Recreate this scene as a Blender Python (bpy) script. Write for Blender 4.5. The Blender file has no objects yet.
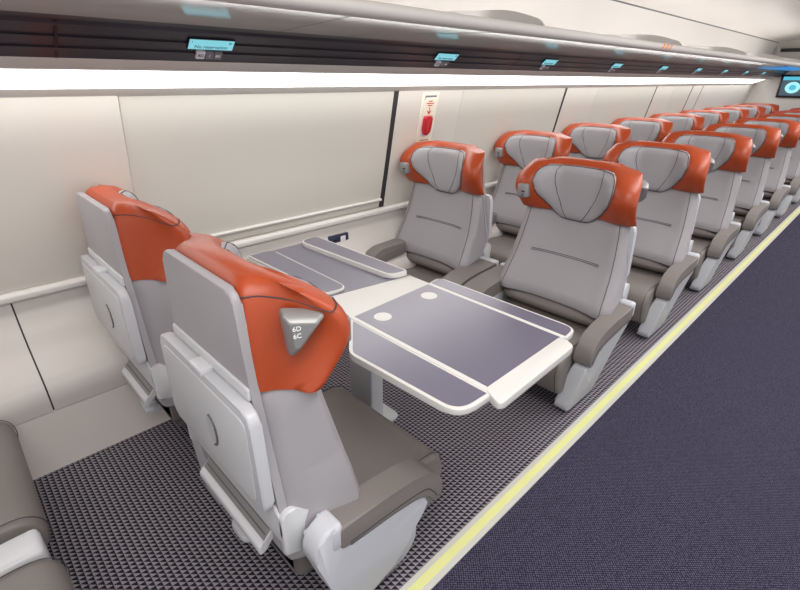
import bpy, bmesh, math
from mathutils import Vector, Matrix
import numpy as np
S = bpy.context.scene
COL = S.collection
PI = math.pi

# ------------------------------------------------------------------ camera frame
def build_camera():
    f, pi_, ya, ro = 471.26, math.radians(24.89), math.radians(45.404), math.radians(.567)
    fwd = Vector((math.cos(pi_)*math.cos(ya), math.cos(pi_)*math.sin(ya), -math.sin(pi_)))
    r = Vector((math.sin(ya), -math.cos(ya), 0)); u = r.cross(fwd)
    c, s_ = math.cos(ro), math.sin(ro)
    r, u = r*c+u*s_, u*c-r*s_
    b = -fwd
    M = Matrix(((r[0], u[0], b[0], 0), (r[1], u[1], b[1], 0), (r[2], u[2], b[2], 1.5), (0, 0, 0, 1)))
    cd = bpy.data.cameras.new('camera'); cd.sensor_fit = 'HORIZONTAL'; cd.sensor_width = 36
    cd.lens = f/800*36; cd.clip_start = .02
    c = bpy.data.objects.new('camera', cd); COL.objects.link(c); c.matrix_world = M
    S.camera = c
build_camera()

# ------------------------------------------------------------------ materials
def srgb(r, g, b):
    f = lambda c: (c/255/12.92 if c/255 <= .04045 else ((c/255+.055)/1.055)**2.4)
    return (f(r), f(g), f(b), 1)
def mat(name, col, rough=.5, metal=0., bump=0., bscale=300., spec=.5, coat=0., var=0.):
    m = bpy.data.materials.new(name); m.use_nodes = True
    nt = m.node_tree; p = nt.nodes['Principled BSDF']
    p.inputs['Base Color'].default_value = col; p.inputs['Roughness'].default_value = rough
    p.inputs['Metallic'].default_value = metal; p.inputs['Specular IOR Level'].default_value = spec
    p.inputs['Coat Weight'].default_value = coat; p.inputs['Coat Roughness'].default_value = .36
    tc = nt.nodes.new('ShaderNodeTexCoord')
    if bump or var:
        nz = nt.nodes.new('ShaderNodeTexNoise'); nz.inputs['Scale'].default_value = bscale; nz.inputs['Detail'].default_value = 3
        nt.links.new(tc.outputs['Object'], nz.inputs['Vector'])
    if bump:
        b = nt.nodes.new('ShaderNodeBump'); b.inputs['Strength'].default_value = bump; b.inputs['Distance'].default_value = .002
        nt.links.new(nz.outputs['Fac'], b.inputs['Height']); nt.links.new(b.outputs['Normal'], p.inputs['Normal'])
    if var:
        mx = nt.nodes.new('ShaderNodeMix'); mx.data_type = 'RGBA'
        mx.inputs['A'].default_value = tuple(c*(1-var) for c in col[:3])+(1,)
        mx.inputs['B'].default_value = tuple(min(1, c*(1+var)) for c in col[:3])+(1,)
        nt.links.new(nz.outputs['Fac'], mx.inputs['Factor']); nt.links.new(mx.outputs['Result'], p.inputs['Base Color'])
    return m
def emit(name, col, s):
    m = bpy.data.materials.new(name); m.use_nodes = True
    p = m.node_tree.nodes['Principled BSDF']
    p.inputs['Base Color'].default_value = (0, 0, 0, 1)
    p.inputs['Emission Color'].default_value = col; p.inputs['Emission Strength'].default_value = s
    return m
M = dict(
    grey=mat('grey_leather', srgb(157, 153, 156), .5, bump=.12, bscale=500),
    seam=mat('seam_thread', srgb(60, 57, 60), .7),
    orange=mat('orange_leather', srgb(166, 66, 28), .38, bump=.15, bscale=420),
    taupe=mat('taupe_leather', srgb(124, 117, 113), .5, bump=.12, bscale=500),
    lumbar=mat('dark_taupe_leather', srgb(106, 99, 95), .5, bump=.12, bscale=500),
    white=mat('white_plastic', srgb(208, 208, 211), .35),
    tray=mat('tray_plastic', srgb(190, 190, 194), .38),
    panel=mat('side_panel_plastic', srgb(196, 197, 202), .4),
    shroud=mat('pale_grey_plastic', srgb(200, 200, 202), .4),
    dgrey=mat('dark_grey_plastic', srgb(95, 95, 98), .5),
    device=mat('satin_grey_device', srgb(142, 140, 139), .35, metal=.3),
    black=mat('black_plastic', srgb(22, 20, 24), .4),
    table=mat('slate_laminate', srgb(96, 92, 112), .36, bump=.02, bscale=60, spec=1., coat=1.),
    twhite=mat('table_edge_white', srgb(214, 212, 207), .35),
    wall=mat('wall_cream', srgb(218, 212, 203), .5),
    blind=mat('blind_cream', srgb(213, 208, 198), .55),
    lower=mat('lower_wall_panel', srgb(206, 199, 193), .38),
    kick=mat('kick_panel', srgb(236, 228, 220), .5),
    rail=mat('sill_rail', srgb(216, 211, 206), .35),
    gap=mat('dark_gap', srgb(48, 45, 46), .7),
    band=mat('dark_service_band', srgb(48, 42, 50), .3, spec=.5),
    under=mat('rack_underside_gloss', srgb(226, 221, 214), .10, spec=.4),
    lip=mat('rack_lip', srgb(196, 190, 186), .75, spec=.3),
    ceil=mat('ceiling_white', srgb(226, 221, 216), .35),
    strap=mat('strip_metal', srgb(200, 199, 190), .45),
    yellow=mat('strip_glow_yellow', srgb(222, 222, 150), .55, var=.06, bscale=9),
    red=mat('red_handle', srgb(190, 22, 42), .35),
    ink=mat('red_print', srgb(200, 70, 55), .6),
    label=mat('cream_label', srgb(240, 234, 214), .5),
    ltxt=mat('white_print', srgb(245, 245, 245), .5),
    ltxtd=mat('dark_print', srgb(50, 60, 80), .5),
    divider=mat('rack_divider', srgb(190, 186, 184), .35),
    sticker=mat('orange_sticker', srgb(226, 130, 70), .5),
    tile_l=mat('light_tile', srgb(226, 222, 226), .5),
    tile_d=mat('dark_tile', srgb(120, 116, 124), .5),
    socket=mat('navy_socket', srgb(44, 50, 74), .35),
    glow=emit('cove_light', (1, .99, .97, 1), 6.5),
    cyan=emit('cyan_screen', srgb(140, 222, 236), .85),
    tvbg=emit('tv_background', srgb(84, 104, 120), .7),
    tvbar=emit('tv_bar', srgb(90, 200, 228), .9),
    tvdisc=emit('tv_disc', srgb(170, 245, 250), 1.0),
    lamp=emit('ceiling_lamp', (1, .97, .93, 1), 6.0),
    blue=emit('blue_reflection_glow', srgb(30, 120, 190), 1.1),  # emission imitates blue screen light reflected under the rack
)
def carpet():
    m = bpy.data.materials.new('triangle_carpet'); m.use_nodes = True
    nt = m.node_tree; p = nt.nodes['Principled BSDF']; p.inputs['Roughness'].default_value = .95
    p.inputs['Specular IOR Level'].default_value = .1
    tc = nt.nodes.new('ShaderNodeTexCoord'); sep = nt.nodes.new('ShaderNodeSeparateXYZ')
    nt.links.new(tc.outputs['Object'], sep.inputs[0])
    def mth(op, a, b=None):
        n = nt.nodes.new('ShaderNodeMath'); n.operation = op
        for i, v in enumerate((a, b)):
            if v is None: continue
            if isinstance(v, (int, float)): n.inputs[i].default_value = v
            else: nt.links.new(v, n.inputs[i])
        return n.outputs[0]
    c = 1/.0192
    fx = mth('FRACT', mth('MULTIPLY', sep.outputs[0], c)); fy = mth('FRACT', mth('MULTIPLY', sep.outputs[1], c))
    d = mth('GREATER_THAN', mth('ADD', fx, fy), .97)
    mx = nt.nodes.new('ShaderNodeMix'); mx.data_type = 'RGBA'
    mx.inputs['A'].default_value = srgb(150, 144, 150); mx.inputs['B'].default_value = srgb(42, 37, 48)
    nt.links.new(d, mx.inputs['Factor']); nt.links.new(mx.outputs['Result'], p.inputs['Base Color'])
    nz = nt.nodes.new('ShaderNodeTexNoise'); nz.inputs['Scale'].default_value = 900
    nt.links.new(tc.outputs['Object'], nz.inputs['Vector'])
    b = nt.nodes.new('ShaderNodeBump'); b.inputs['Strength'].default_value = .4; b.inputs['Distance'].default_value = .002
    nt.links.new(nz.outputs['Fac'], b.inputs['Height']); nt.links.new(b.outputs['Normal'], p.inputs['Normal'])
    return m
def aisle_carpet():
    m = bpy.data.materials.new('aisle_carpet'); m.use_nodes = True
    nt = m.node_tree; p = nt.nodes['Principled BSDF']; p.inputs['Roughness'].default_value = .95
    p.inputs['Specular IOR Level'].default_value = .1
    tc = nt.nodes.new('ShaderNodeTexCoord')
    mp = nt.nodes.new('ShaderNodeMapping'); mp.inputs['Rotation'].default_value[2] = PI/4
    nt.links.new(tc.outputs['Object'], mp.inputs['Vector'])
    ck = nt.nodes.new('ShaderNodeTexVoronoi'); ck.inputs['Scale'].default_value = 130; ck.inputs['Randomness'].default_value = .25
    nt.links.new(mp.outputs[0], ck.inputs['Vector'])
    nz = nt.nodes.new('ShaderNodeTexNoise'); nz.inputs['Scale'].default_value = 2.2; nz.inputs['Detail'].default_value = 4
    nt.links.new(tc.outputs['Object'], nz.inputs['Vector'])
    r = nt.nodes.new('ShaderNodeValToRGB'); r.color_ramp.elements[0].position = .22; r.color_ramp.elements[1].position = .42
    r.color_ramp.elements[0].color = srgb(98, 94, 112); r.color_ramp.elements[1].color = srgb(43, 40, 57)
    nt.links.new(ck.outputs['Distance'], r.inputs[0])
    mx = nt.nodes.new('ShaderNodeMix'); mx.data_type = 'RGBA'; mx.blend_type = 'MULTIPLY'; mx.inputs['Factor'].default_value = .35
    nt.links.new(r.outputs[0], mx.inputs['A']); nt.links.new(nz.outputs['Color'], mx.inputs['B'])
    nt.links.new(r.outputs[0], p.inputs['Base Color'])
    return m
M['carpet'] = carpet(); M['aisle'] = aisle_carpet()

# ------------------------------------------------------------------ mesh helpers
def link(name, bm, m, parent=None, smooth=True, angle=40):
    bmesh.ops.recalc_face_normals(bm, faces=bm.faces)
    me = bpy.data.meshes.new(name); bm.to_mesh(me); bm.free()
    me.materials.append(M[m] if isinstance(m, str) else m)
    if smooth:
        for p in me.polygons: p.use_smooth = True
        me.set_sharp_from_angle(angle=math.radians(angle))
    o = bpy.data.objects.new(name, me); COL.objects.link(o)
    if parent is not None: o.parent = parent
    return o
def tag(o, label=None, cat=None, group=None, kind=None):
    if label: o['label'] = label
    if cat: o['category'] = cat
    if group: o['group'] = group
    if kind: o['kind'] = kind
    return o
def struct(name, bm, m, label=None, cat=None, **k):
    o = link(name, bm, m, **k); o['kind'] = 'structure'
    if label: o['label'] = label
    if cat: o['category'] = cat
    return o
def empty(name, loc=(0, 0, 0), rz=0):
    o = bpy.data.objects.new(name, None); COL.objects.link(o); o.location = loc; o.rotation_euler = (0, 0, rz)
    o.empty_display_size = .05
    return o
def box(bm, x0, x1, y0, y1, z0, z1, r=0., seg=3):
    t = bmesh.new()
    vs = [t.verts.new((x, y, z)) for x in (x0, x1) for y in (y0, y1) for z in (z0, z1)]
    for f in ((0, 1, 3, 2), (4, 6, 7, 5), (0, 4, 5, 1), (2, 3, 7, 6), (0, 2, 6, 4), (1, 5, 7, 3)):
        t.faces.new([vs[i] for i in f])
    if r: bmesh.ops.bevel(t, geom=t.edges[:], offset=r, segments=seg, profile=.5, affect='EDGES')
    merge(bm, t); return bm
def merge(bm, t):
    bmesh.ops.recalc_face_normals(t, faces=t.faces)
    me = bpy.data.meshes.new('tmp'); t.to_mesh(me); t.free(); bm.from_mesh(me); bpy.data.meshes.remove(me)
def nb(): return bmesh.new()
def prism(bm, pts, axis, a0, a1, r=0., seg=3, rall=False):
    """polygon pts in the two other axes, extruded along axis between a0 and a1"""
    t = bmesh.new()
    def P(p, a):
        return {'y': (p[0], a, p[1]), 'z': (p[0], p[1], a), 'x': (a, p[0], p[1])}[axis]
    A = [t.verts.new(P(p, a0)) for p in pts]; B = [t.verts.new(P(p, a1)) for p in pts]
    t.faces.new(A); t.faces.new(B[::-1])
    n = len(pts)
    for i in range(n): t.faces.new([A[i], B[i], B[(i+1) % n], A[(i+1) % n]])
    if r:
        ed = t.edges[:] if rall else [e for e in t.edges if not ((e.verts[0] in A) ^ (e.verts[1] in A))]
        bmesh.ops.bevel(t, geom=ed, offset=r, segments=seg, profile=.5, affect='EDGES', clamp_overlap=True)
    merge(bm, t); return bm
def rounded(pts, rad, n=5):
    """round the corners of a polygon; rad a number or list"""
    out = []; N = len(pts)
    for i in range(N):
        r = rad[i] if isinstance(rad, (list, tuple)) else rad
        p = Vector(pts[i]); a = Vector(pts[i-1])-p; b = Vector(pts[(i+1) % N])-p
        if r <= 0: out.append(tuple(p)); continue
        d = min(r, a.length*.48, b.length*.48)
        s = p+a.normalized()*d; e = p+b.normalized()*d
        for k in range(n+1):
            t = k/n
            out.append(tuple(s*(1-t)**2+p*2*t*(1-t)+e*t*t))
    return out
def loft(bm, rings, cap=True, closed=True):
    t = bmesh.new()
    V = [[t.verts.new(p) for p in r] for r in rings]
    n = len(rings[0])
    for a, b in zip(V[:-1], V[1:]):
        for i in range(n if closed else n-1):
            j = (i+1) % n
            t.faces.new([a[i], a[j], b[j], b[i]])
    if cap:
        t.faces.new(V[0][::-1]); t.faces.new(V[-1])
    merge(bm, t); return bm
def tube(bm, pts, r, n=6):
    rings = []
    pts = [Vector(p) for p in pts]
    for i, p in enumerate(pts):
        d = (pts[min(i+1, len(pts)-1)]-pts[max(i-1, 0)]).normalized()
        up = Vector((0, 0, 1)) if abs(d.z) < .9 else Vector((1, 0, 0))
        a = d.cross(up).normalized(); b = d.cross(a)
        rings.append([p+a*r*math.cos(2*PI*k/n)+b*r*math.sin(2*PI*k/n) for k in range(n)])
    return loft(bm, rings)
def strip_x(bm, prof, x0, x1, thick=0):
    """open (y,z) profile extruded along x"""
    t = bmesh.new()
    A = [t.verts.new((x0, y, z)) for y, z in prof]; B = [t.verts.new((x1, y, z)) for y, z in prof]
    for i in range(len(prof)-1): t.faces.new([A[i], B[i], B[i+1], A[i+1]])
    merge(bm, t); return bm
def text_mesh(txt, size, align='CENTER'):
    c = bpy.data.curves.new('t', 'FONT'); c.body = txt; c.size = size; c.align_x = align; c.align_y = 'CENTER'; c.extrude = .0003
    o = bpy.data.objects.new('t', c); COL.objects.link(o)
    bpy.context.view_layer.update()
    me = bpy.data.meshes.new_from_object(o.evaluated_get(bpy.context.evaluated_depsgraph_get()))
    bpy.data.objects.remove(o); bpy.data.curves.remove(c)
    return me
def text_obj(name, txt, size, m, parent, mtx):
    me = text_mesh(txt, size); me.name = name; me.transform(mtx)
    me.materials.clear(); me.materials.append(M[m])
    o = bpy.data.objects.new(name, me); COL.objects.link(o); o.parent = parent
    return o
def lerp(x, xs, ys):
    return float(np.interp(x, xs, ys))
def cat(xs, ys, n):
    """smooth resample of a point list (catmull-rom through points)"""
    out = []; P = [Vector(p) for p in zip(xs, ys)]
    for i in range(len(P)-1):
        p0, p1, p2, p3 = P[max(i-1, 0)], P[i], P[i+1], P[min(i+2, len(P)-1)]
        for k in range(n):
            t = k/n
            out.append(.5*((2*p1)+(p2-p0)*t+(2*p0-5*p1+4*p2-p3)*t*t+(3*p1-p0-3*p2+p3)*t**3))
    out.append(P[-1]); return out

# ------------------------------------------------------------------ seat (local: front = +x, back plane x = 0)
HW = .29
ZS = [.865, .90, .94, .98, 1.03, 1.07, 1.095, 1.115, 1.135]
SW = [.160, .190, .224, .244, .243, .230, .214, .196, .176]
SC = .122
MODE = ['far']
def sw_at(z): return lerp(z, ZS, SW)*(1 if MODE[0] == 'far' else .94)
def wz(z): return lerp(z, [.865, .98, 1.08, 1.15], [.305, .322, .319, .310])
def front(y, z, ins=0):
    w = wz(z); t = (abs(y)/w-.24)/.54; t = max(0, min(1, t)); t = t*t*(3-2*t)
    return SC+(sw_at(z)-SC)*t-ins
def head_ring(z, ins=0.):
    w = wz(z)-ins; b = .008+ins; sw = sw_at(z)-ins; bw = lerp(z, [.86, .95, 1.13], [.222, .215, .192])-ins
    half = [(front(y*w, z, ins), y*w) for y in (0, .15, .3, .42, .52, .62, .72, .82)]
    half += [(sw-.002, .87*w), (sw-.012, .945*w), (sw-.045, w*.995), (b+(sw-b)*.5, w*.55+bw*.45), (b+.035, bw+.012), (b+.010, bw), (b, bw-.02), (b, .6*bw), (b, .3*bw), (b, 0)]
    c = cat([p[0] for p in half], [p[1] for p in half], 3)
    c = [tuple(p) for p in c]
    return c+[(s, -y) for s, y in c[-2:0:-1]]
def zarch(z, y, s=.1):
    t = max(0, min(1, (z-.90)/.235))
    t *= max(0, min(1, (s-.03)/.14))
    t = t*t*(3-2*t)
    return z-.040*t*min(1.1, abs(y)/.30)**2.0
def stitch(pts, r, parent):
    return link('stitching', tube(nb(), pts, r, 5), 'seam', parent)
def make_headrest(parent):
    rings = []
    lv = [(.873, .02), (.867, .008), (.871, 0), (.89, 0), (.92, 0), (.95, 0), (.98, 0), (1.01, 0), (1.03, 0), (1.05, 0), (1.07, .001), (1.085, .003), (1.098, .0065), (1.109, .0105), (1.118, .016), (1.125, .0225), (1.130, .028), (1.132, .033)]
    for z, i in lv:
        rings.append([(s, y, zarch(z, y, s)) for s, y in head_ring(z, i)])
    hb = loft(nb(), rings)
    for _ in range(5): bmesh.ops.smooth_vert(hb, verts=[v for v in hb.verts if v.co.z > .90], factor=.5, use_axis_x=True, use_axis_y=True, use_axis_z=True)
    h = link('headrest', hb, 'orange', parent, angle=60)
    tag(h, 'orange leather headrest')
    if MODE[0] == 'near': h.location.z = -.02
    rg = head_ring(1.095, .0052); n = len(rg)
    k0 = max(range(n//2), key=lambda i: rg[i][0])
    stitch([(s, y, zarch(1.0955, y, s)) for s, y in rg[k0:n-k0] if MODE[0] == 'near' or s < .15], .0016, h)
    NU, NV = 24, 20
    def hw(v):   # v 0 bottom .. 1 top
        return lerp(v, [0, .05, .12, .25, .45, .7, .88, .96, 1], [.060, .090, .116, .150, .190, .210, .202, .188, .165])
    def pos(u, v, lift):
        z = .834+v*.274; y = u*hw(v)
        e = (1-abs(u)**4)*(1-abs(2*v-1)**6)
        zz = zarch(max(z, .865), y, .11)-(max(z, .865)-z)
        base = front(y, max(.875, min(1.085, z)))
        if z > 1.085: base -= (z-1.085)*.6
        return (base+lift+.02*max(0, e)**.5, y, zz)
    rings = [[pos(-1+2*i/NU, j/NV, 0) for i in range(NU+1)]+[(lambda p: (p[0]-.075, p[1], p[2]))(pos(1-2*i/NU, j/NV, 0)) for i in range(NU+1)] for j in range(NV+1)]
    pad = link('headrest_pad', loft(nb(), rings), 'grey', h, angle=70); tag(pad, 'light grey leather headrest pillow')
    for s in (-1, 1):
        stitch([pos(s*lerp(v, [0, .3, 1], [.5, .50, .62]), v, .0006) for v in np.linspace(.03, .97, 14)], .0016, pad)
    edge = [pos(.985, v, .0) for v in np.linspace(0.02, .98, 18)]+[pos(u, .985, 0) for u in np.linspace(.95, -.95, 14)]+[pos(-.985, v, 0) for v in np.linspace(.98, .02, 18)]+[pos(u, .01, 0) for u in np.linspace(-.95, .95, 10)]
    stitch(edge+[edge[0]], .0016, pad)
    return h
BF = {'far': [.305, .292, .242, .200, .172, .154, .14], 'near': [.236, .230, .212, .192, .172, .154, .14]}
MODE = ['far']
def bf(z): return lerp(z, [.40, .46, .55, .63, .72, .8, .9], BF[MODE[0]])
def back_front(y, z):
    a = abs(y)/HW
    rec = .035*(1-min(1, a/.80)**3)
    edge = .028*max(0, (a-.88)/.12)**2
    return bf(z)-rec-edge
def rear_half(z): return lerp(z, [.44, .54, .84, 1.13], [.284, .278, .216, .188])
def make_back(parent):
    rings = []
    ys = np.linspace(-1, 1, 25)
    zs = np.linspace(.425 if MODE[0] == 'far' else .34, .885 if MODE[0] == 'far' else .866, 16)
    for k, z in enumerate(zs):
        ins = .012 if k in (0, 15) else 0
        w = lerp(z, [.38, .43, .60, .80, .885], [.334, .330, .312, .288, .276])-ins; rw = rear_half(z)-.002-ins
        fr = [(back_front(t*HW*1.0, z)-ins, t*w, z) for t in ys]
        bk = [(.05, .35*w+.65*rw, z), (.014, rw, z), (.008, .9*rw, z), (.008, 0, z), (.008, -.9*rw, z), (.014, -rw, z), (.05, -.35*w-.65*rw, z)]
        rings.append(fr+bk)
    b = link('backrest', loft(nb(), rings), 'grey', parent, angle=60)
    for zz in (.655, .647):
        stitch([(back_front(y, zz)+.0006, y, zz) for y in np.linspace(-.19, .19, 12)], .0016, b)
    for s in (-1, 1):
        stitch([(back_front(s*.250, z)+.0006, s*.250*lerp(z, [.38, .43, .60, .80, .885], [.334, .330, .312, .288, .276])/HW, z) for z in np.linspace(.44, .87, 12)], .0014, b)
    stitch([(back_front(y, .43)-.006, y*1.12, .426) for y in np.linspace(-.27, .27, 14)], .002, b)
    TS = 1.106 if MODE[0] == 'far' else 1.094
    pts = rounded([(-.282, .42), (.282, .42), (.280, .54), (.218, .84), (.192, TS), (-.192, TS), (-.218, .84), (-.280, .54)], [.02, .02, .05, .1, .03, .03, .1, .05])
    bm = prism(nb(), pts, 'x', -.006, .016, .009, 4)
    link('back_shell', bm, 'grey', parent, angle=50)
    return b
PADP = [(.10, .472), (.30, .458), (.40, .446), (.47, .424), (.515, .384), (.53, .335), (.522, .292), (.49, .286), (.472, .325), (.43, .362), (.30, .382), (.10, .392)]
def make_seat(aisle, window, ff=.44, arms=True, ash=0., mode='far'):
    """aisle: side (+1/-1, local y) of the free arm; window: bool"""
    R = empty('train_seat'); MODE[0] = mode
    make_back(R); h = make_headrest(R)
    z0 = .972
    bm = box(nb(), .19, .2555, -.272, -.218, z0-.040, z0+.032, .011)
    for v in bm.verts:
        v.co.x += (v.co.y+.245)*-.35
    if mode == 'near':
        for v in bm.verts: v.co.x -= .018
    lx = -.018 if mode == 'near' else 0
    rl = link('reading_light', bm, 'device', h); rl['label'] = 'grey reading light'
    link('lens', box(nb(), .246+lx, .2565+lx, -.256, -.232, z0-.010, z0-.003, .001), 'black', rl)
    link('switch', box(nb(), .246+lx, .2565+lx, -.254, -.234, z0-.030, z0-.018, .001), 'dgrey', rl)
    yl, yh = (-.275, .275) if not window else ((-.13, .275) if aisle > 0 else (-.275, .13))
    if not arms: yl, yh = (-.51, .10) if window else (-.275, .205)
    ym, yd = (yl+yh)/2, (yh-yl)/2
    def roll(z0, z1, s1, nm, yl=yl, yh=yh):
        c = (z0+z1)/2; hgt = (z1-z0)/2; rings = []
        ym, yd = (yl+yh)/2, (yh-yl)/2
        for y in np.linspace(-1, 1, 15):
            k = (1-abs(y)**8)**.3 if abs(y) < 1 else .35
            rings.append([(.03+(s1-.03)*(0 if i in (0, 9) else (max(0, math.sin(PI*i/9))**.45))*(.9+.1*k), ym+y*yd, c-hgt*math.cos(PI*i/9)*(.8+.2*k)) for i in range(10)])
        return link(nm, loft(nb(), rings), 'lumbar', R, angle=60)
    lb = roll(.340, .440, .292 if mode == 'far' else .235, 'lumbar_cushion', max(yl, -.275) if not window else (yl if yl < -.2 else -.2), yh if yh > .2 else .2); lb['label'] = 'taupe lumbar cushion'
    roll(.262, .352, .30 if mode == 'far' else .24, 'seat_bolster')
    if not window:
        prof = [(.06, .25), (.06, .295), (.10, .312), (.2, .318), (.35, .332), (.48, .345), (.56, .342), (.60, .322), (.620, .285), (.622, .24), (.61, .19), (.595, .14), (.57, .115), (.54, .12), (.52, .16), (.50, .22), (.44, .25)]
    else:
        prof = [(.06, .275), (.06, .295), (.10, .312), (.2, .318), (.35, .332), (.50, .345), (.60, .345), (.64, .330), (.665, .30), (.672, .26), (.665, .22), (.655, .205), (.64, .20), (.62, .205), (.60, .235), (.56, .262), (.44, .272)]
    rings = []
    for t, ins in ((-1, .02), (-.987, .01), (-.94, .002), (-.84, 0), (-.4, 0), (0, 0), (.4, 0), (.84, 0), (.94, .002), (.987, .01), (1, .02)):
        c = Vector((.44, .24)); ring = []
        for p in rounded(prof, .02, 3):
            d = (c-Vector(p)); L = d.length
            q = Vector(p)+d/L*min(ins, L*.5) if L > 0 else Vector(p)
            ring.append((q.x, ym+t*(yd+.006), q.y))
        rings.append(ring)
    cu = link('seat_cushion', loft(nb(), rings), 'taupe', R, angle=50)
    for s in (-1, 1):
        stitch([(p[0]+.0008, ym+s*(yd-.012), p[1]+.0008) for p in cat([p[0] for p in prof[2:12]], [p[1] for p in prof[2:12]], 3)], .0014, cu)
    def arm(side, w0, w1, nm, padp=PADP):
        padp = [(p[0]+(ash if p[0] > .2 else 0), p[1]) for p in padp]
        y0, y1 = sorted((side*w0, side*w1))
        bm = prism(nb(), rounded(padp, .02, 3), 'y', y0, y1, .014, 4)
        a = link(nm, bm, 'taupe', R, angle=50)
        stitch([(x+(ash if x > .2 else 0), side*(w1+.0004), z+.013) for x, z in cat([.505, .482, .44, .30, .13], [.292, .328, .362, .381, .391], 4)], .0015, a)
        return a
    innersides = prism(nb(), rounded([(.09, .39), (.43, .36), (.455, .32), (.44, .27), (.09, .25)], .02), 'y', *sorted((-aisle*.298 if not window else aisle*.298, -aisle*.415 if not window else aisle*.415)), .01)
    isd = -aisle if not window else aisle
    if arms:
        arm(isd, .292, .428, 'armrest_pad')
        link('arm_cap', box(nb(), .07, .115, *sorted((isd*.295, isd*.426)), .395, .478, .012), 'white', R)
        link('armrest_side', innersides, 'shroud', R)
    else:
        innersides.free()
        if not window: link('console', box(nb(), .09, .595, .225, .335, .19, .335, .02), 'white', R)
    if not window:
        arm(aisle, .292, .375, 'armrest_pad')
        if mode == 'far':
            pp = rounded([(.07, .465), (.105, .482), (.12, .378), (.30, .366), (.43, .347), (.475, .30), (.515, .275), (ff+.01, .05), (ff-.02, .012), (.27, .012)], [.02, .02, .012, .02, .02, .02, .02, .02, .03, .03], 4)
            bm = prism(nb(), pp, 'y', *sorted((aisle*.30, aisle*.371)), .012, 4)
            for v in bm.verts: v.co.y -= aisle*.06*max(0, (.36-v.co.z)/.36)**1.3
            link('armrest_panel', bm, 'panel', R, angle=50)
        else:
            pp = rounded([(.02, .43), (.055, .482), (.105, .488), (.122, .378), (.30, .366), (.40, .347), (.438, .325), (.43, .285), (.37, .225), (.33, .16), (.14, .10), (.08, .22)], [.03, .03, .02, .012, .02, .02, .02, .03, .03, .03, .06, .05], 4)
            link('armrest_panel', prism(nb(), pp, 'y', *sorted((aisle*.305, aisle*.371)), .012, 4), 'panel', R, angle=50)
            pl = rounded([(.10, .25), (.40, .25), (ff+.02, .11), (ff, .045), (ff-.03, .012), (.22, .012), (.15, .08)], [.01, .03, .03, .02, .02, .03, .03], 4)
            bm = prism(nb(), pl, 'y', *sorted((aisle*.29, aisle*.362)), .012, 4)
            for v in bm.verts: v.co.y -= aisle*.055*max(0, (.27-v.co.z)/.27)
            link('leg_panel', bm, 'panel', R, angle=50)
        link('arm_cap', box(nb(), .07, .115, *sorted((aisle*.297, aisle*.374)), .40, .485, .016), 'panel', R)
        # triangular grab handle on the aisle-side wing
        hp = rounded([(.060, 1.078), (.158, 1.058), (.086, .972), (.068, .970)], [.014, .016, .01, .01], 4)
        c = Vector((.092, 1.033))
        t = nb()
        def lay(k, h_): return [(c.x+(s-c.x)*k, h_, c.y+(z-c.y)*k) for s, z in hp]
        loft(t, [lay(1, -.012), lay(.97, .016), lay(.68, .032), lay(.62, .034)])
        RM = Matrix.Translation((c.x, aisle*.272, 0)) @ Matrix.Rotation(aisle*-.0+aisle*.35, 4, 'Z') @ Matrix.Translation((-c.x, 0, 0))
        if aisle < 0: FM = Matrix.Diagonal((1, -1, 1, 1))
        else: FM = Matrix.Identity(4)
        bmesh.ops.transform(t, matrix=RM @ FM, verts=t.verts)
        gh = link('grab_handle', t, 'device', h, angle=35); gh['label'] = 'triangular grey grab handle'
        t = nb(); loft(t, [lay(.55, .033), lay(.55, .0355)])
        bmesh.ops.transform(t, matrix=RM @ FM, verts=t.verts)
        link('number_plate', t, 'device', gh)
        rot = Matrix.Rotation(PI/2, 4, 'X') if aisle < 0 else Matrix.Rotation(PI, 4, 'Z') @ Matrix.Rotation(PI/2, 4, 'X')
        for k, tx in enumerate(('6D', '6C')):
            text_obj('seat_number', tx, .015, 'ltxt', gh, RM @ Matrix.Translation((.086, aisle*.0358, 1.045-.017*k)) @ rot)
        ps = -aisle*.395
        if arms: link('pedestal_leg', prism(nb(), rounded([(.03, .32), (.13, .32), (.16, .0), (.05, .0)], .012), 'y', *sorted((ps-.05, ps+.05)), .006), 'shroud', R)
    else:
        wl = -aisle     # wall side
        bm = prism(nb(), rounded([(.29, .515), (.50, .50), (.58, .47), (.60, .43), (.56, .40), (.29, .42)], .02, 3), 'y', *sorted((wl*.17, wl*.262)), .014, 4)
        link('wall_armrest', bm, 'taupe', R, angle=50)
    # rear of the seat: tray, shroud, footrest
    tp = [(-.272, .545), (.272, .545), (.260, .835), (-.260, .835)]
    tr = link('tray_table', prism(nb(), rounded(tp, [.03, .03, .035, .035], 5), 'x', -.040, -.010, .007, 3), 'tray', R, angle=40)
    link('bezel', prism(nb(), rounded([(-.240, .562), (.240, .562), (.240, .808), (-.240, .808)], .03), 'x', -.0425, -.038, .002, 2), 'shroud', tr)
    link('latch', box(nb(), -.044, -.010, -.034, .034, .826, .846, .004), 'white', tr)
    hr = link('pull_ring', tube(nb(), [(-.0435, -.035-.030*math.cos(a), .665+.046*math.sin(a)) for a in np.linspace(-.45*PI, .55*PI, 16)], .0036, 5), 'dgrey', tr)
    link('cup_flap', prism(nb(), [(-.035+.028*math.cos(a), .665+.043*math.sin(a)) for a in np.linspace(0, 2*PI, 24, endpoint=False)], 'x', -.0435, -.041), 'tray', tr)
    link('tray_rail', box(nb(), -.012, .0, -.215, .215, .835, .868, .004), 'shroud', R)
    sp = [(-.285, .43), (.285, .43), (.292, .49), (.275, .545), (.245, .555), (-.245, .555), (-.275, .545), (-.292, .49)]
    link('lower_shroud', prism(nb(), rounded(sp, .02, 3), 'x', -.012, .055, .012, 3), 'shroud', R)
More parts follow.
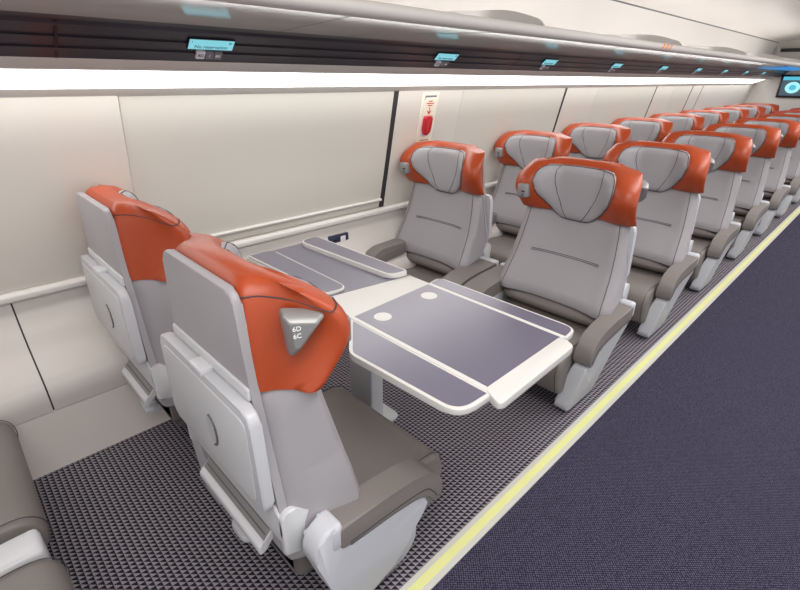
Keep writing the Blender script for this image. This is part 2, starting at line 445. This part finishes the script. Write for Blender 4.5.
    for s in (-1, 1):
        ep = rounded([(-.012, .53), (.02, .545), (.085, .49), (.10, .42), (.04, .385), (-.012, .40)], .012, 3)
        link('hinge_cover', prism(nb(), ep, 'y', *sorted((s*.276, s*.296)), .006), 'shroud', R)
    link('hinge_slot', box(nb(), -.0145, -.01, -.20, .20, .515, .532, .002), 'dgrey', R)
    f0, f1 = (-.19, .19) if not window else ((-.10, .19) if aisle > 0 else (-.19, .10))
    fr = link('footrest', prism(nb(), rounded([(-.035, .322), (-.035, .352), (-.02, .357), (.045, .43), (.055, .41), (-.015, .325)], .006, 2), 'y', f0, f1, .004), 'white', R)
    for k in range(4):
        a = .2+k*.2
        x, z = -.02+.065*a, .357+.073*a
        link('grip_rib', box(nb(), x-.003, x+.003, f0+.01, f1-.01, z-.001, z+.0035, .001, 1), 'dgrey', fr)
    link('tread', prism(nb(), [(-.017, .3605), (.042, .4267), (.041, .429), (-.018, .3628)], 'y', f0+.005, f1-.005), 'device', fr)
    fc = (f0+f1)/2
    pe = link('footrest_pedal', prism(nb(), rounded([(-.02, fc-.05), (.06, fc-.05), (.06, fc+.05), (-.02, fc+.05)], .025, 4), 'z', .215, .238, .006), 'white', R)
    link('pedal_arm', box(nb(), .02, .06, fc-.014, fc+.014, .23, .34, .005), 'shroud', pe)
    link('seat_frame', box(nb(), .05, .46, yl+.03, yh-.03, .19, .262, .02), 'dgrey', R)
    link('frame_back', box(nb(), .03, .07, yl+.02, yh-.02, .24, .45, .01), 'dgrey', R)
    return R
def dup(root, loc, rz):
    def cp(o, parent):
        c = o.copy(); COL.objects.link(c)
        if parent is not None: c.parent = parent
        for ch in list(o.children):
            cp(ch, c)
        return c
    r = cp(root, None); r.location = loc; r.rotation_euler = (0, 0, rz)
    return r

PITCH = 1.04
A_X, B_X = .372, 2.42
YA, YW = 1.058, 1.935
ORD = ['first', 'second', 'third', 'fourth', 'fifth', 'sixth', 'seventh', 'eighth', 'ninth']
N = 9
fa = make_seat(+1, False, .55); fw = make_seat(+1, True)
fa.location = (B_X, YA, 0); fa.rotation_euler = (0, 0, PI)
fw.location = (B_X, YW, 0); fw.rotation_euler = (0, 0, PI)
for k in range(N):
    a = fa if k == 0 else dup(fa, (B_X+k*PITCH, YA, 0), PI)
    w = fw if k == 0 else dup(fw, (B_X+k*PITCH, YW, 0), PI)
    if k == 0:
        la = 'grey train seat with orange headrest at the far aisle side of the table'
        lw = 'grey train seat with orange headrest at the far window side of the table'
    elif k == N-1:
        la = 'farthest aisle seat with orange headrest, in front of the end wall screen'
        lw = 'farthest window seat with orange headrest, last before the end wall'
    else:
        la = 'orange and grey aisle seat facing us, %s row counted from the table' % ORD[k]
        lw = 'orange and grey window seat facing us, %s row counted from the table' % ORD[k]
    tag(a, la, 'train seat', 'seats facing the camera'); tag(w, lw, 'train seat', 'seats facing the camera')
na = make_seat(-1, False, .41, ash=-.03, mode='near'); nw = make_seat(-1, True, mode='near')
na.location = (A_X, YA, 0); nw.location = (A_X, YW, 0)
tag(na, 'nearest aisle seat seen from behind, with triangular grey handle on its orange headrest', 'train seat', 'seats facing away from the camera')
tag(nw, 'window seat seen from behind, against the wall, beyond the nearest aisle seat', 'train seat', 'seats facing away from the camera')
pa = make_seat(-1, False, .44, arms=False); pw = make_seat(-1, True, arms=False)
pa.location = (A_X-PITCH, YA, 0); pw.location = (A_X-PITCH-.055, YW, 0)
tag(pa, 'seat cushion of the cut off aisle seat at bottom left corner', 'train seat', 'seats facing away from the camera')
tag(pw, 'cut off window seat cushion at the left edge beside the lower wall', 'train seat', 'seats facing away from the camera')

# ------------------------------------------------------------------ table
T = empty('folding_table', (1.14, 1.40, 0))
tag(T, 'slate grey topped folding table with white edges between the facing seats', 'table')
def tl(name, bm, m, parent=None, **k):
    for v in bm.verts: v.co -= Vector((1.14, 1.40, 0))
    return link(name, bm, m, parent or T, **k)
ZT = .70
base = rounded([(.948, .60), (1.375, .60), (1.385, 1.235), (1.39, 2.05), (.972, 2.05), (.955, 1.42), (.948, 1.215)], [.0, 0, 0, .01, .01, .03, 0])
top = tl('tabletop', prism(nb(), base, 'z', ZT-.026, ZT, .004), 'twhite')
tl('inlay', prism(nb(), [(.958, .611), (1.368, .611), (1.374, 1.222), (.958, 1.207)], 'z', ZT-.002, ZT+.0012), 'table', top)
tl('inlay', prism(nb(), [(.995, 1.408), (1.385, 1.345), (1.387, 2.045), (.98, 2.045)], 'z', ZT-.002, ZT+.0012), 'table', top)
for (x, y) in ((1.031, 1.134), (1.289, 1.141)):
    tl('cup_recess', prism(nb(), [(x+.033*math.cos(a), y+.033*math.sin(a)) for a in np.linspace(0, 2*PI, 28, endpoint=False)], 'z', ZT, ZT+.002), 'twhite', top)
def leaf(pts, rad, z0, z1, inset=.012):
    rp = rounded(pts, rad, 6)
    lf = tl('leaf', prism(nb(), rp, 'z', z0, z1, .004), 'twhite')
    q = []
    n = len(pts); area = sum(pts[i][0]*pts[(i+1) % n][1]-pts[(i+1) % n][0]*pts[i][1] for i in range(n))
    sg = 1 if area > 0 else -1
    for i in range(n):
        p = Vector(pts[i]); a = (p-Vector(pts[i-1])).normalized(); b = (Vector(pts[(i+1) % n])-p).normalized()
        na_ = Vector((-a.y, a.x))*sg; nb_ = Vector((-b.y, b.x))*sg
        m = (na_+nb_); m = m/max(.2, m.length_squared)*2
        q.append(tuple(p+m*inset))
    rr = [max(0, r-inset) for r in rad] if isinstance(rad, list) else max(0, rad-inset)
    tl('inlay', prism(nb(), rounded(q, rr, 6), 'z', z1-.001, z1+.0012), 'table', lf)
    return lf
leaf([(.942, .583), (.803, .590), (.785, 1.025), (.942, 1.215)], [.0, .085, .03, 0], ZT-.022, ZT)
leaf([(1.385, 1.232), (1.466, 1.240), (1.47, .600), (1.380, .592)], [0, .03, .06, 0], ZT-.022, ZT, .009)
leaf([(1.285, 1.362), (1.378, 1.352), (1.372, 2.04), (1.255, 2.02)], [.045, .01, .055, .06], ZT+.0015, ZT+.024, .008)
leaf([(.985, 1.42), (1.090, 1.405), (1.100, 2.025), (.972, 2.025)], [.02, .05, .05, .01], ZT+.0015, ZT+.014, .006)
for x in (.945, 1.3765):
    tl('hinge', box(nb(), x-.0065, x+.0065, .60, 1.222, ZT-.004, ZT+.0018, .001, 1), 'twhite', top)
tl('edge_rail', prism(nb(), rounded([(.908, .538), (1.356, .548), (1.366, .610), (.945, .610)], [.03, .03, .008, .008], 6), 'z', ZT-.022, ZT+.003, .006), 'twhite')
lb = box(nb(), 1.14, 1.215, 1.335, 1.49, .006, ZT-.02, .008)
lg = tl('leg', lb, 'shroud')
tl('foot_plate', prism(nb(), rounded([(1.125, 1.29), (1.29, 1.30), (1.29, 1.47), (1.125, 1.50)], .03), 'z', 0.0, .012, .004), 'shroud', lg)

# ------------------------------------------------------------------ setting
X0, X1 = -2.2, 11.0
struct('floor', strip_x(nb(), [(.67, 0), (2.09, 0)], X0, X1), 'carpet', 'charcoal and grey triangle patterned carpet under the seats', 'floor')
struct('floor', strip_x(nb(), [(-1.6, 0.0), (.64, 0.0)], X0, X1), 'aisle', 'dark violet aisle carpet with fine pale flecks', 'floor')
st = struct('trim_1', box(nb(), X0, X1, .620, .690, -.004, .006, .002, 1), 'strap', 'pale metal aisle edge strip with yellow insert', 'trim')
link('glow_insert', box(nb(), X0, X1, .640, .670, .004, .0072), 'yellow', st)
SY, SZ, TY, TZ = 2.32, .672, 2.17, 1.422
def wy(z): return TY+(TZ-z)/(TZ-SZ)*(SY-TY)
seams = [.60, 2.10, 4.14, 6.27, 7.58, 8.02]
struct('wall_left', strip_x(nb(), [(SY+.02, SZ)]+[(wy(z)+.012, z) for z in (.72, .95, 1.2, TZ)], X0, X1), 'wall', 'cream upper side wall', 'wall')
def wallpanel(name, x0, x1, m, off, lab, z0=.705, z1=TZ):
    pr = [(wy(z0)-off, z0), (wy((z0+z1)/2)-off, (z0+z1)/2), (wy(z1)-off, z1)]
    pr2 = [(y+.011+off, z) for y, z in pr[::-1]]
    return struct(name, prism(nb(), pr+pr2, 'x', x0, x1, .003, 1), m, lab, 'wall panel', smooth=False)
g = .017
wallpanel('wall_left', X0, seams[0]-.001, 'wall', .004, 'cream wall panel at the far left')
wb = wallpanel('window_1', seams[0]+.002, seams[1]-g, 'blind', -.004, 'large lowered cream window blind beside the table', z0=.768)
wb['category'] = 'window'
wallpanel('trim_2', seams[0]+.002, seams[1]-g, 'blind', -.010, 'grey recessed strip below the blind beside the table', z0=.705, z1=.758)
struct('trim_3', prism(nb(), [(wy(.76)-.012, .752), (wy(.76)-.015, .760), (wy(.766)-.006, .767), (wy(.766)+.008, .767), (wy(.755)+.008, .752)], 'x', seams[0]+.01, seams[1]-.02), 'rail', 'thin white bottom bar of the window blind', 'trim')
xs = [(seams[1]+g, 2.72, 'wall'), (2.723, seams[2]-g, 'blind'), (seams[2]+g, 4.76, 'wall'), (4.763, seams[3]-g, 'blind'), (seams[3]+g, 6.85, 'wall'), (6.853, seams[4]-g, 'blind'), (seams[4]+g, seams[5]-g, 'wall'), (seams[5]+g, X1, 'wall')]
for i, (a, b, m) in enumerate(xs):
    wallpanel('wall_left', a, b, m, .002 if m == 'wall' else 0, 'cream wall panel, the %s one past the window blind by the table' % ORD[i])
for s_ in seams[1:6]:
    struct('trim_4', prism(nb(), [(wy(.705)+.002, .705), (wy(TZ)+.002, TZ), (wy(TZ)+.01, TZ), (wy(.705)+.01, .705)], 'x', s_-g-.001, s_+g+.001), 'gap', 'dark vertical gap between wall panels', 'trim')
struct('trim_5', prism(nb(), rounded([(SY-.035, .668), (SY-.035, .690), (SY-.02, .703), (SY+.03, .703), (SY+.03, .66), (SY-.02, .66)], .006, 3), 'x', X0, X1, .001), 'rail', 'white sill rail along the side wall', 'trim')
lp = cat([2.312, 2.300, 2.268, 2.215, 2.150, 2.088, 2.060, 2.052], [.664, .60, .53, .47, .425, .385, .335, .268], 5)
for a, b, i in ((X0, .076, 0), (.082, X1, 1)):
    struct('wall_left', strip_x(nb(), [tuple(p) for p in lp]+[(2.10, .262)], a, b), 'lower', ['grey lower wall panel left of the seam', 'grey lower wall panel right of the seam'][i], 'wall panel')
struct('trim_6', strip_x(nb(), [(p[0]+.008, p[1]) for p in lp], .07, .088), 'gap', 'dark seam in the lower wall', 'trim')
struct('baseboard_left', strip_x(nb(), [(2.07, .268), (2.058, .262), (2.045, 0)], X0, X1), 'kick', 'plain pale kick panel along the floor', 'baseboard')
struct('trim_7', strip_x(nb(), [(TY+.015, TZ-.004), (TY, TZ), (2.142, 1.4475), (2.142, 1.456)], X0, X1), 'rail', 'pale soffit above the wall panels', 'trim')
lt = struct('ceiling_light', strip_x(nb(), [(2.14, 1.4495), (2.06, 1.482), (1.98, 1.509)], X0, X1-.3), 'glow', 'long white cove light strip above the windows', 'light')
struct('trim_8', strip_x(nb(), [(1.98, 1.510), (1.975, 1.5125), (1.87, 1.537), (1.84, 1.541)], X0, X1), 'lip', 'grey ledge between light strip and dark band', 'trim')
BD = [(1.87, 1.546), (1.838, 1.541), (1.83, 1.548), (1.803, 1.566), (1.806, 1.570), (1.772, 1.594), (1.775, 1.598), (1.737, 1.624), (1.732, 1.634), (1.715, 1.642), (1.70, 1.6455)]
bd = struct('trim_9', strip_x(nb(), BD, X0, X1), 'band', 'dark service band below the luggage rack', 'trim', angle=15)
for i, sx in enumerate((.365, 2.72, 4.8, 6.9, 9.0)):
    link('joint', strip_x(nb(), [(1.836, 1.5405), (1.829, 1.5465), (1.771, 1.593), (1.729, 1.633)], sx-.0045, sx+.0045), 'black', bd)
rack = empty('luggage_rack', (4, 1.5, 1.65))
tag(rack, 'long overhead luggage rack with grey rounded front rail and glossy underside', 'luggage rack')
def rl_(name, bm, m, **k):
    for v in bm.verts: v.co -= Vector((4, 1.5, 1.65))
    return link(name, bm, m, rack, **k)
rl_('shelf', prism(nb(), [(1.73, 1.643), (1.21, 1.662), (1.21, 1.670), (2.06, 1.670), (2.06, 1.65)], 'x', X0, X1), 'under', smooth=False)
rl_('front_rail', prism(nb(), [(1.20+.034*math.cos(a), 1.6745+.0225*math.sin(a)) for a in np.linspace(0, 2*PI, 20, endpoint=False)], 'x', X0, X1), 'lip')
def uz(y): return 1.643+(1.73-y)/.52*.019-.0008
for (xa, ya, xb, yb) in ((1.05, 1.71, 1.02, 1.24), (1.30, 1.71, 1.76, 1.24), (3.0, 1.71, 2.97, 1.24)):
    d = Vector((xb-xa, yb-ya)).normalized(); nrm = Vector((-d.y, d.x))*.004
    jb = nb()
    jb.faces.new([jb.verts.new((px_+k*nrm.x, py_+k*nrm.y, uz(py_))) for px_, py_, k in ((xa, ya, 1), (xb, yb, 1), (xb, yb, -1), (xa, ya, -1))])
    rl_('panel_joint', jb, 'black', smooth=False)
for i, x in enumerate((.29, 2.06, 3.83, 5.60, 7.37, 9.14)):
    dv = prism(nb(), rounded([(1.21, 1.670), (1.235, 1.725), (1.40, 1.775), (1.90, 1.80), (2.02, 1.80), (2.02, 1.670)], [.01, .03, .08, .02, .01, 0], 5), 'x', x-.006, x+.006, .003)
    rl_('divider', dv, 'divider')
for k in range(3):
    a = 3.30+k*.06; rings = []
    for t in np.linspace(-.5, .9, 6):
        y = 1.20-.0348*math.cos(t); z = 1.6745+.0232*math.sin(t); xx = a+.05*(t+.5)/1.4
        rings.append([(xx, y, z), (xx+.03, y, z)])
    rl_('sticker', loft(nb(), rings, cap=False, closed=False), 'sticker')
rl_('blue_reflection', prism(nb(), [(1.32, 1.652), (1.66, 1.6405), (1.66, 1.648), (1.32, 1.660)], 'x', 8.3, 10.6), 'blue', smooth=False)  # added glowing plate, no lamp: paints the blue reflection on the rack underside
struct('wall_left', strip_x(nb(), [(2.09, 1.665), (2.05, 1.88), (2.0, 2.075)], X0, X1), 'ceil', 'white upper wall above the luggage rack', 'wall')
struct('trim_10', strip_x(nb(), [(2.002, 2.070), (1.995, 2.084)], X0, X1), 'dgrey', 'thin dark seam between upper wall and ceiling', 'trim')
cp = cat([1.995, 1.6, 1.1, .6, .2, -.2, -.8, -1.6], [2.084, 2.14, 2.185, 2.20, 2.20, 2.20, 2.195, 2.17], 4)
struct('ceiling', strip_x(nb(), [tuple(p) for p in cp], X0, X1), 'ceil', 'smooth white curved ceiling', 'ceiling')
struct('wall_end', box(nb(), X1, X1+.05, -.1, 2.4, 0, 2.25), 'wall', 'cream end wall of the carriage', 'wall')
struct('trim_11', box(nb(), X1-.12, X1, .3, 1.98, 1.82, 2.0, .01), 'lip', 'grey header box on the end wall', 'trim')
struct('trim_12', box(nb(), X1-.124, X1-.05, .3, 1.92, 1.93, 1.985, .004), 'gap', 'dark slot in the header on the end wall', 'trim')
# ------------------------------------------------------------------ screen on the end wall
tv = empty('wall_screen', (X1, 1.41, 1.40))
tag(tv, 'black framed screen with a cyan disc on the end wall', 'screen')
def tv_(name, bm, m, parent=None):
    for v in bm.verts: v.co -= Vector((X1, 1.41, 1.40))
    return link(name, bm, m, parent or tv)
tv_('frame', box(nb(), X1-.05, X1-.001, .99, 1.80, 1.225, 1.582, .008), 'black')
sc = tv_('display', box(nb(), X1-.052, X1-.045, .02+1, 1.765, 1.258, 1.555), 'tvbg')
tv_('title_bar', box(nb(), X1-.0535, X1-.051, 1.02, 1.765, 1.50, 1.555), 'tvbar', sc)
tv_('disc', prism(nb(), [(1.60+.105*math.cos(a), 1.385+.09*math.sin(a)) for a in np.linspace(0, 2*PI, 32, endpoint=False)], 'x', X1-.0535, X1-.051), 'tvdisc', sc)
tv_('disc_ring', prism(nb(), [(1.60+.05*math.cos(a), 1.385+.042*math.sin(a)) for a in np.linspace(0, 2*PI, 32, endpoint=False)], 'x', X1-.0545, X1-.053), 'tvbar', sc)
tv_('text_bar', box(nb(), X1-.0535, X1-.051, 1.08, 1.43, 1.34, 1.355), 'tvdisc', sc)
tv_('text_bar', box(nb(), X1-.0535, X1-.051, 1.08, 1.43, 1.29, 1.305), 'tvdisc', sc)

# ------------------------------------------------------------------ reservation displays on the dark band
DY0, DZ0, DY1, DZ1 = 1.803, 1.566, 1.737, 1.624
dn = Vector((0, DY1-DY0, DZ1-DZ0)); dn.normalize()           # up along the band
nrm = Vector((0, -dn.z, dn.y)); 
if nrm.y > 0: nrm = -nrm
def bandM(x, c):
    # local X -> world +X, local Y -> up the band, local Z -> out of it
    return Matrix(((1, 0, 0, x), (0, dn.y, nrm.y, c.y), (0, dn.z, nrm.z, c.z), (0, 0, 0, 1)))
cmid = Vector((0, 1.7735, 1.596))+nrm*.003
D = empty('reservation_display'); D.matrix_world = bandM(0, cmid)
cs = link('casing', box(nb(), -.082, .082, -.022, .024, -.003, .003, .001, 1), 'black', D)
link('screen', box(nb(), -.079, .079, -.0195, .0215, .002, .004), 'cyan', D)
text_obj('screen_text', 'No reservation', .019, 'ltxtd', D, Matrix.Translation((0, -.0085, .0042)))
text_obj('screen_text', '8K', .011, 'ltxtd', D, Matrix.Translation((.066, .011, .0042)))
text_obj('screen_text', '1', .012, 'ltxtd', D, Matrix.Translation((-.07, .011, .0042)))
for i, (m, tx, mm) in enumerate((('tile_l', '8D', 'ltxtd'), ('tile_d', '/', 'ltxt'), ('tile_d', '8K', 'ltxt'))):
    t = link('seat_tile', box(nb(), -.045+i*.031, -.016+i*.031, -.060, -.028, -.006, .008, .001, 1), m, D)
    text_obj('tile_text', tx, .017, mm, t, Matrix.Translation((-.0305+i*.031, -.044, .0084)))
dx = [.82, 2.065, 3.10, 4.14, 5.18, 6.22, 7.26, 8.30, 9.34]
wh = ['above the blind beside the table', 'above the red emergency handle', 'third from the left', 'fourth from the left', 'fifth from the left', 'sixth from the left', 'seventh from the left', 'eighth from the left', 'last before the end wall']
for i, x in enumerate(dx):
    d = D if i == 0 else dup(D, (0, 0, 0), 0)
    d.matrix_world = bandM(x, cmid)
    tag(d, 'small cyan seat reservation display on the dark band, '+wh[i], 'display', 'reservation displays under the rack')

# ------------------------------------------------------------------ emergency handle plate
ez0, ez1 = 1.06, 1.415
eh = empty('emergency_handle', (2.06, wy(1.25), 1.25))
tag(eh, 'red emergency pull handle in a cream plate on the side wall', 'emergency handle')
dirz = Vector((0, wy(ez1)-wy(ez0), ez1-ez0)).normalized(); nr2 = Vector((0, -dirz.z, dirz.y))
eh.matrix_world = Matrix(((1, 0, 0, 2.40), (0, dirz.y, nr2.y, wy(1.242)), (0, dirz.z, nr2.z, 1.242), (0, 0, 0, 1)))
pl = link('plate', box(nb(), -.075, .075, -.172, .172, -.001, .006, .002, 1), 'label', eh)
link('recess', box(nb(), -.052, .052, -.10, .155, .004, .0068), 'tile_l', eh)
link('frame_line', box(nb(), -.052, .052, .135, .155, .006, .0075), 'tile_d', eh)
link('cover_card', box(nb(), -.046, .05, .032, .143, .006, .010, .001, 1), 'label', eh)
bm = nb()
for k, (a, b) in enumerate(((-.018, .018), (-.034, .034), (-.022, .022))):
    box(bm, a, b, .118-k*.013, .124-k*.013, .0098, .0106)
link('printed_lines', bm, 'ink', eh)
ar = nb()
prism(ar, [(-.003, .085), (.003, .085), (.003, .055), (.016, .066), (.019, .061), (0, .038), (-.019, .061), (-.016, .066), (-.003, .055)], 'z', .0098, .0108)
link('arrow', ar, 'ink', eh)
hb = prism(nb(), rounded([(-.04, .03), (.03, .03), (.03, -.05), (.015, -.088), (-.025, -.088), (-.04, -.05)], .015, 4), 'z', .006, .028, .007)
hd = link('handle', hb, 'red', eh)
link('grip_line', box(nb(), -.012, -.002, -.07, .01, .0275, .029, .001, 1), 'ink', hd)
bm = nb()
for k in range(3): box(bm, -.045+.006*(k == 0), .045-.02*(k == 2), -.128-.015*k, -.122-.015*k, .0058, .0066)
link('printed_lines', bm, 'ink', eh)
# socket under the sill
so = empty('power_socket', (1.71, 2.285, .565))
tag(so, 'small dark navy power socket plate on the wall behind the table', 'socket')
link('plate', box(nb(), -.075, .075, -.004, .02, -.035, .035, .004, 2), 'socket', so)
link('outlet', box(nb(), .01, .05, -.0065, 0, -.022, .022, .003, 2), 'tile_l', so)
link('usb_port', box(nb(), -.045, -.02, -.0065, 0, -.010, .010, .002, 2), 'black', so)
# ------------------------------------------------------------------ light
W = bpy.data.worlds.new('world'); S.world = W; W.use_nodes = True
W.node_tree.nodes['Background'].inputs[0].default_value = (.98, .98, 1, 1)
W.node_tree.nodes['Background'].inputs[1].default_value = 1.1
def area(name, loc, rot, sx, sy, e, col=(1, .985, .97)):
    l = bpy.data.lights.new(name, 'AREA'); l.shape = 'RECTANGLE'; l.size = sx; l.size_y = sy; l.energy = e; l.color = col
    o = bpy.data.objects.new(name, l); COL.objects.link(o); o.location = loc; o.rotation_euler = rot
    return o
for i, x in enumerate((0.2, 3.0, 5.8, 8.6)):
    area('ceiling_lamp', (x, .1, 2.18), (0, 0, 0), 2.2, .5, 34)
for i, x in enumerate((-.5, 2.5, 5.5, 8.5)):
    area('rack_uplight', (x, 1.62, 1.69), (PI-.35, 0, 0), 2.9, .12, 5)
S.view_settings.view_transform = 'Standard'; S.view_settings.look = 'None'
S.view_settings.exposure = 0.0; S.view_settings.gamma = 1.0; S.view_settings.use_curve_mapping = False
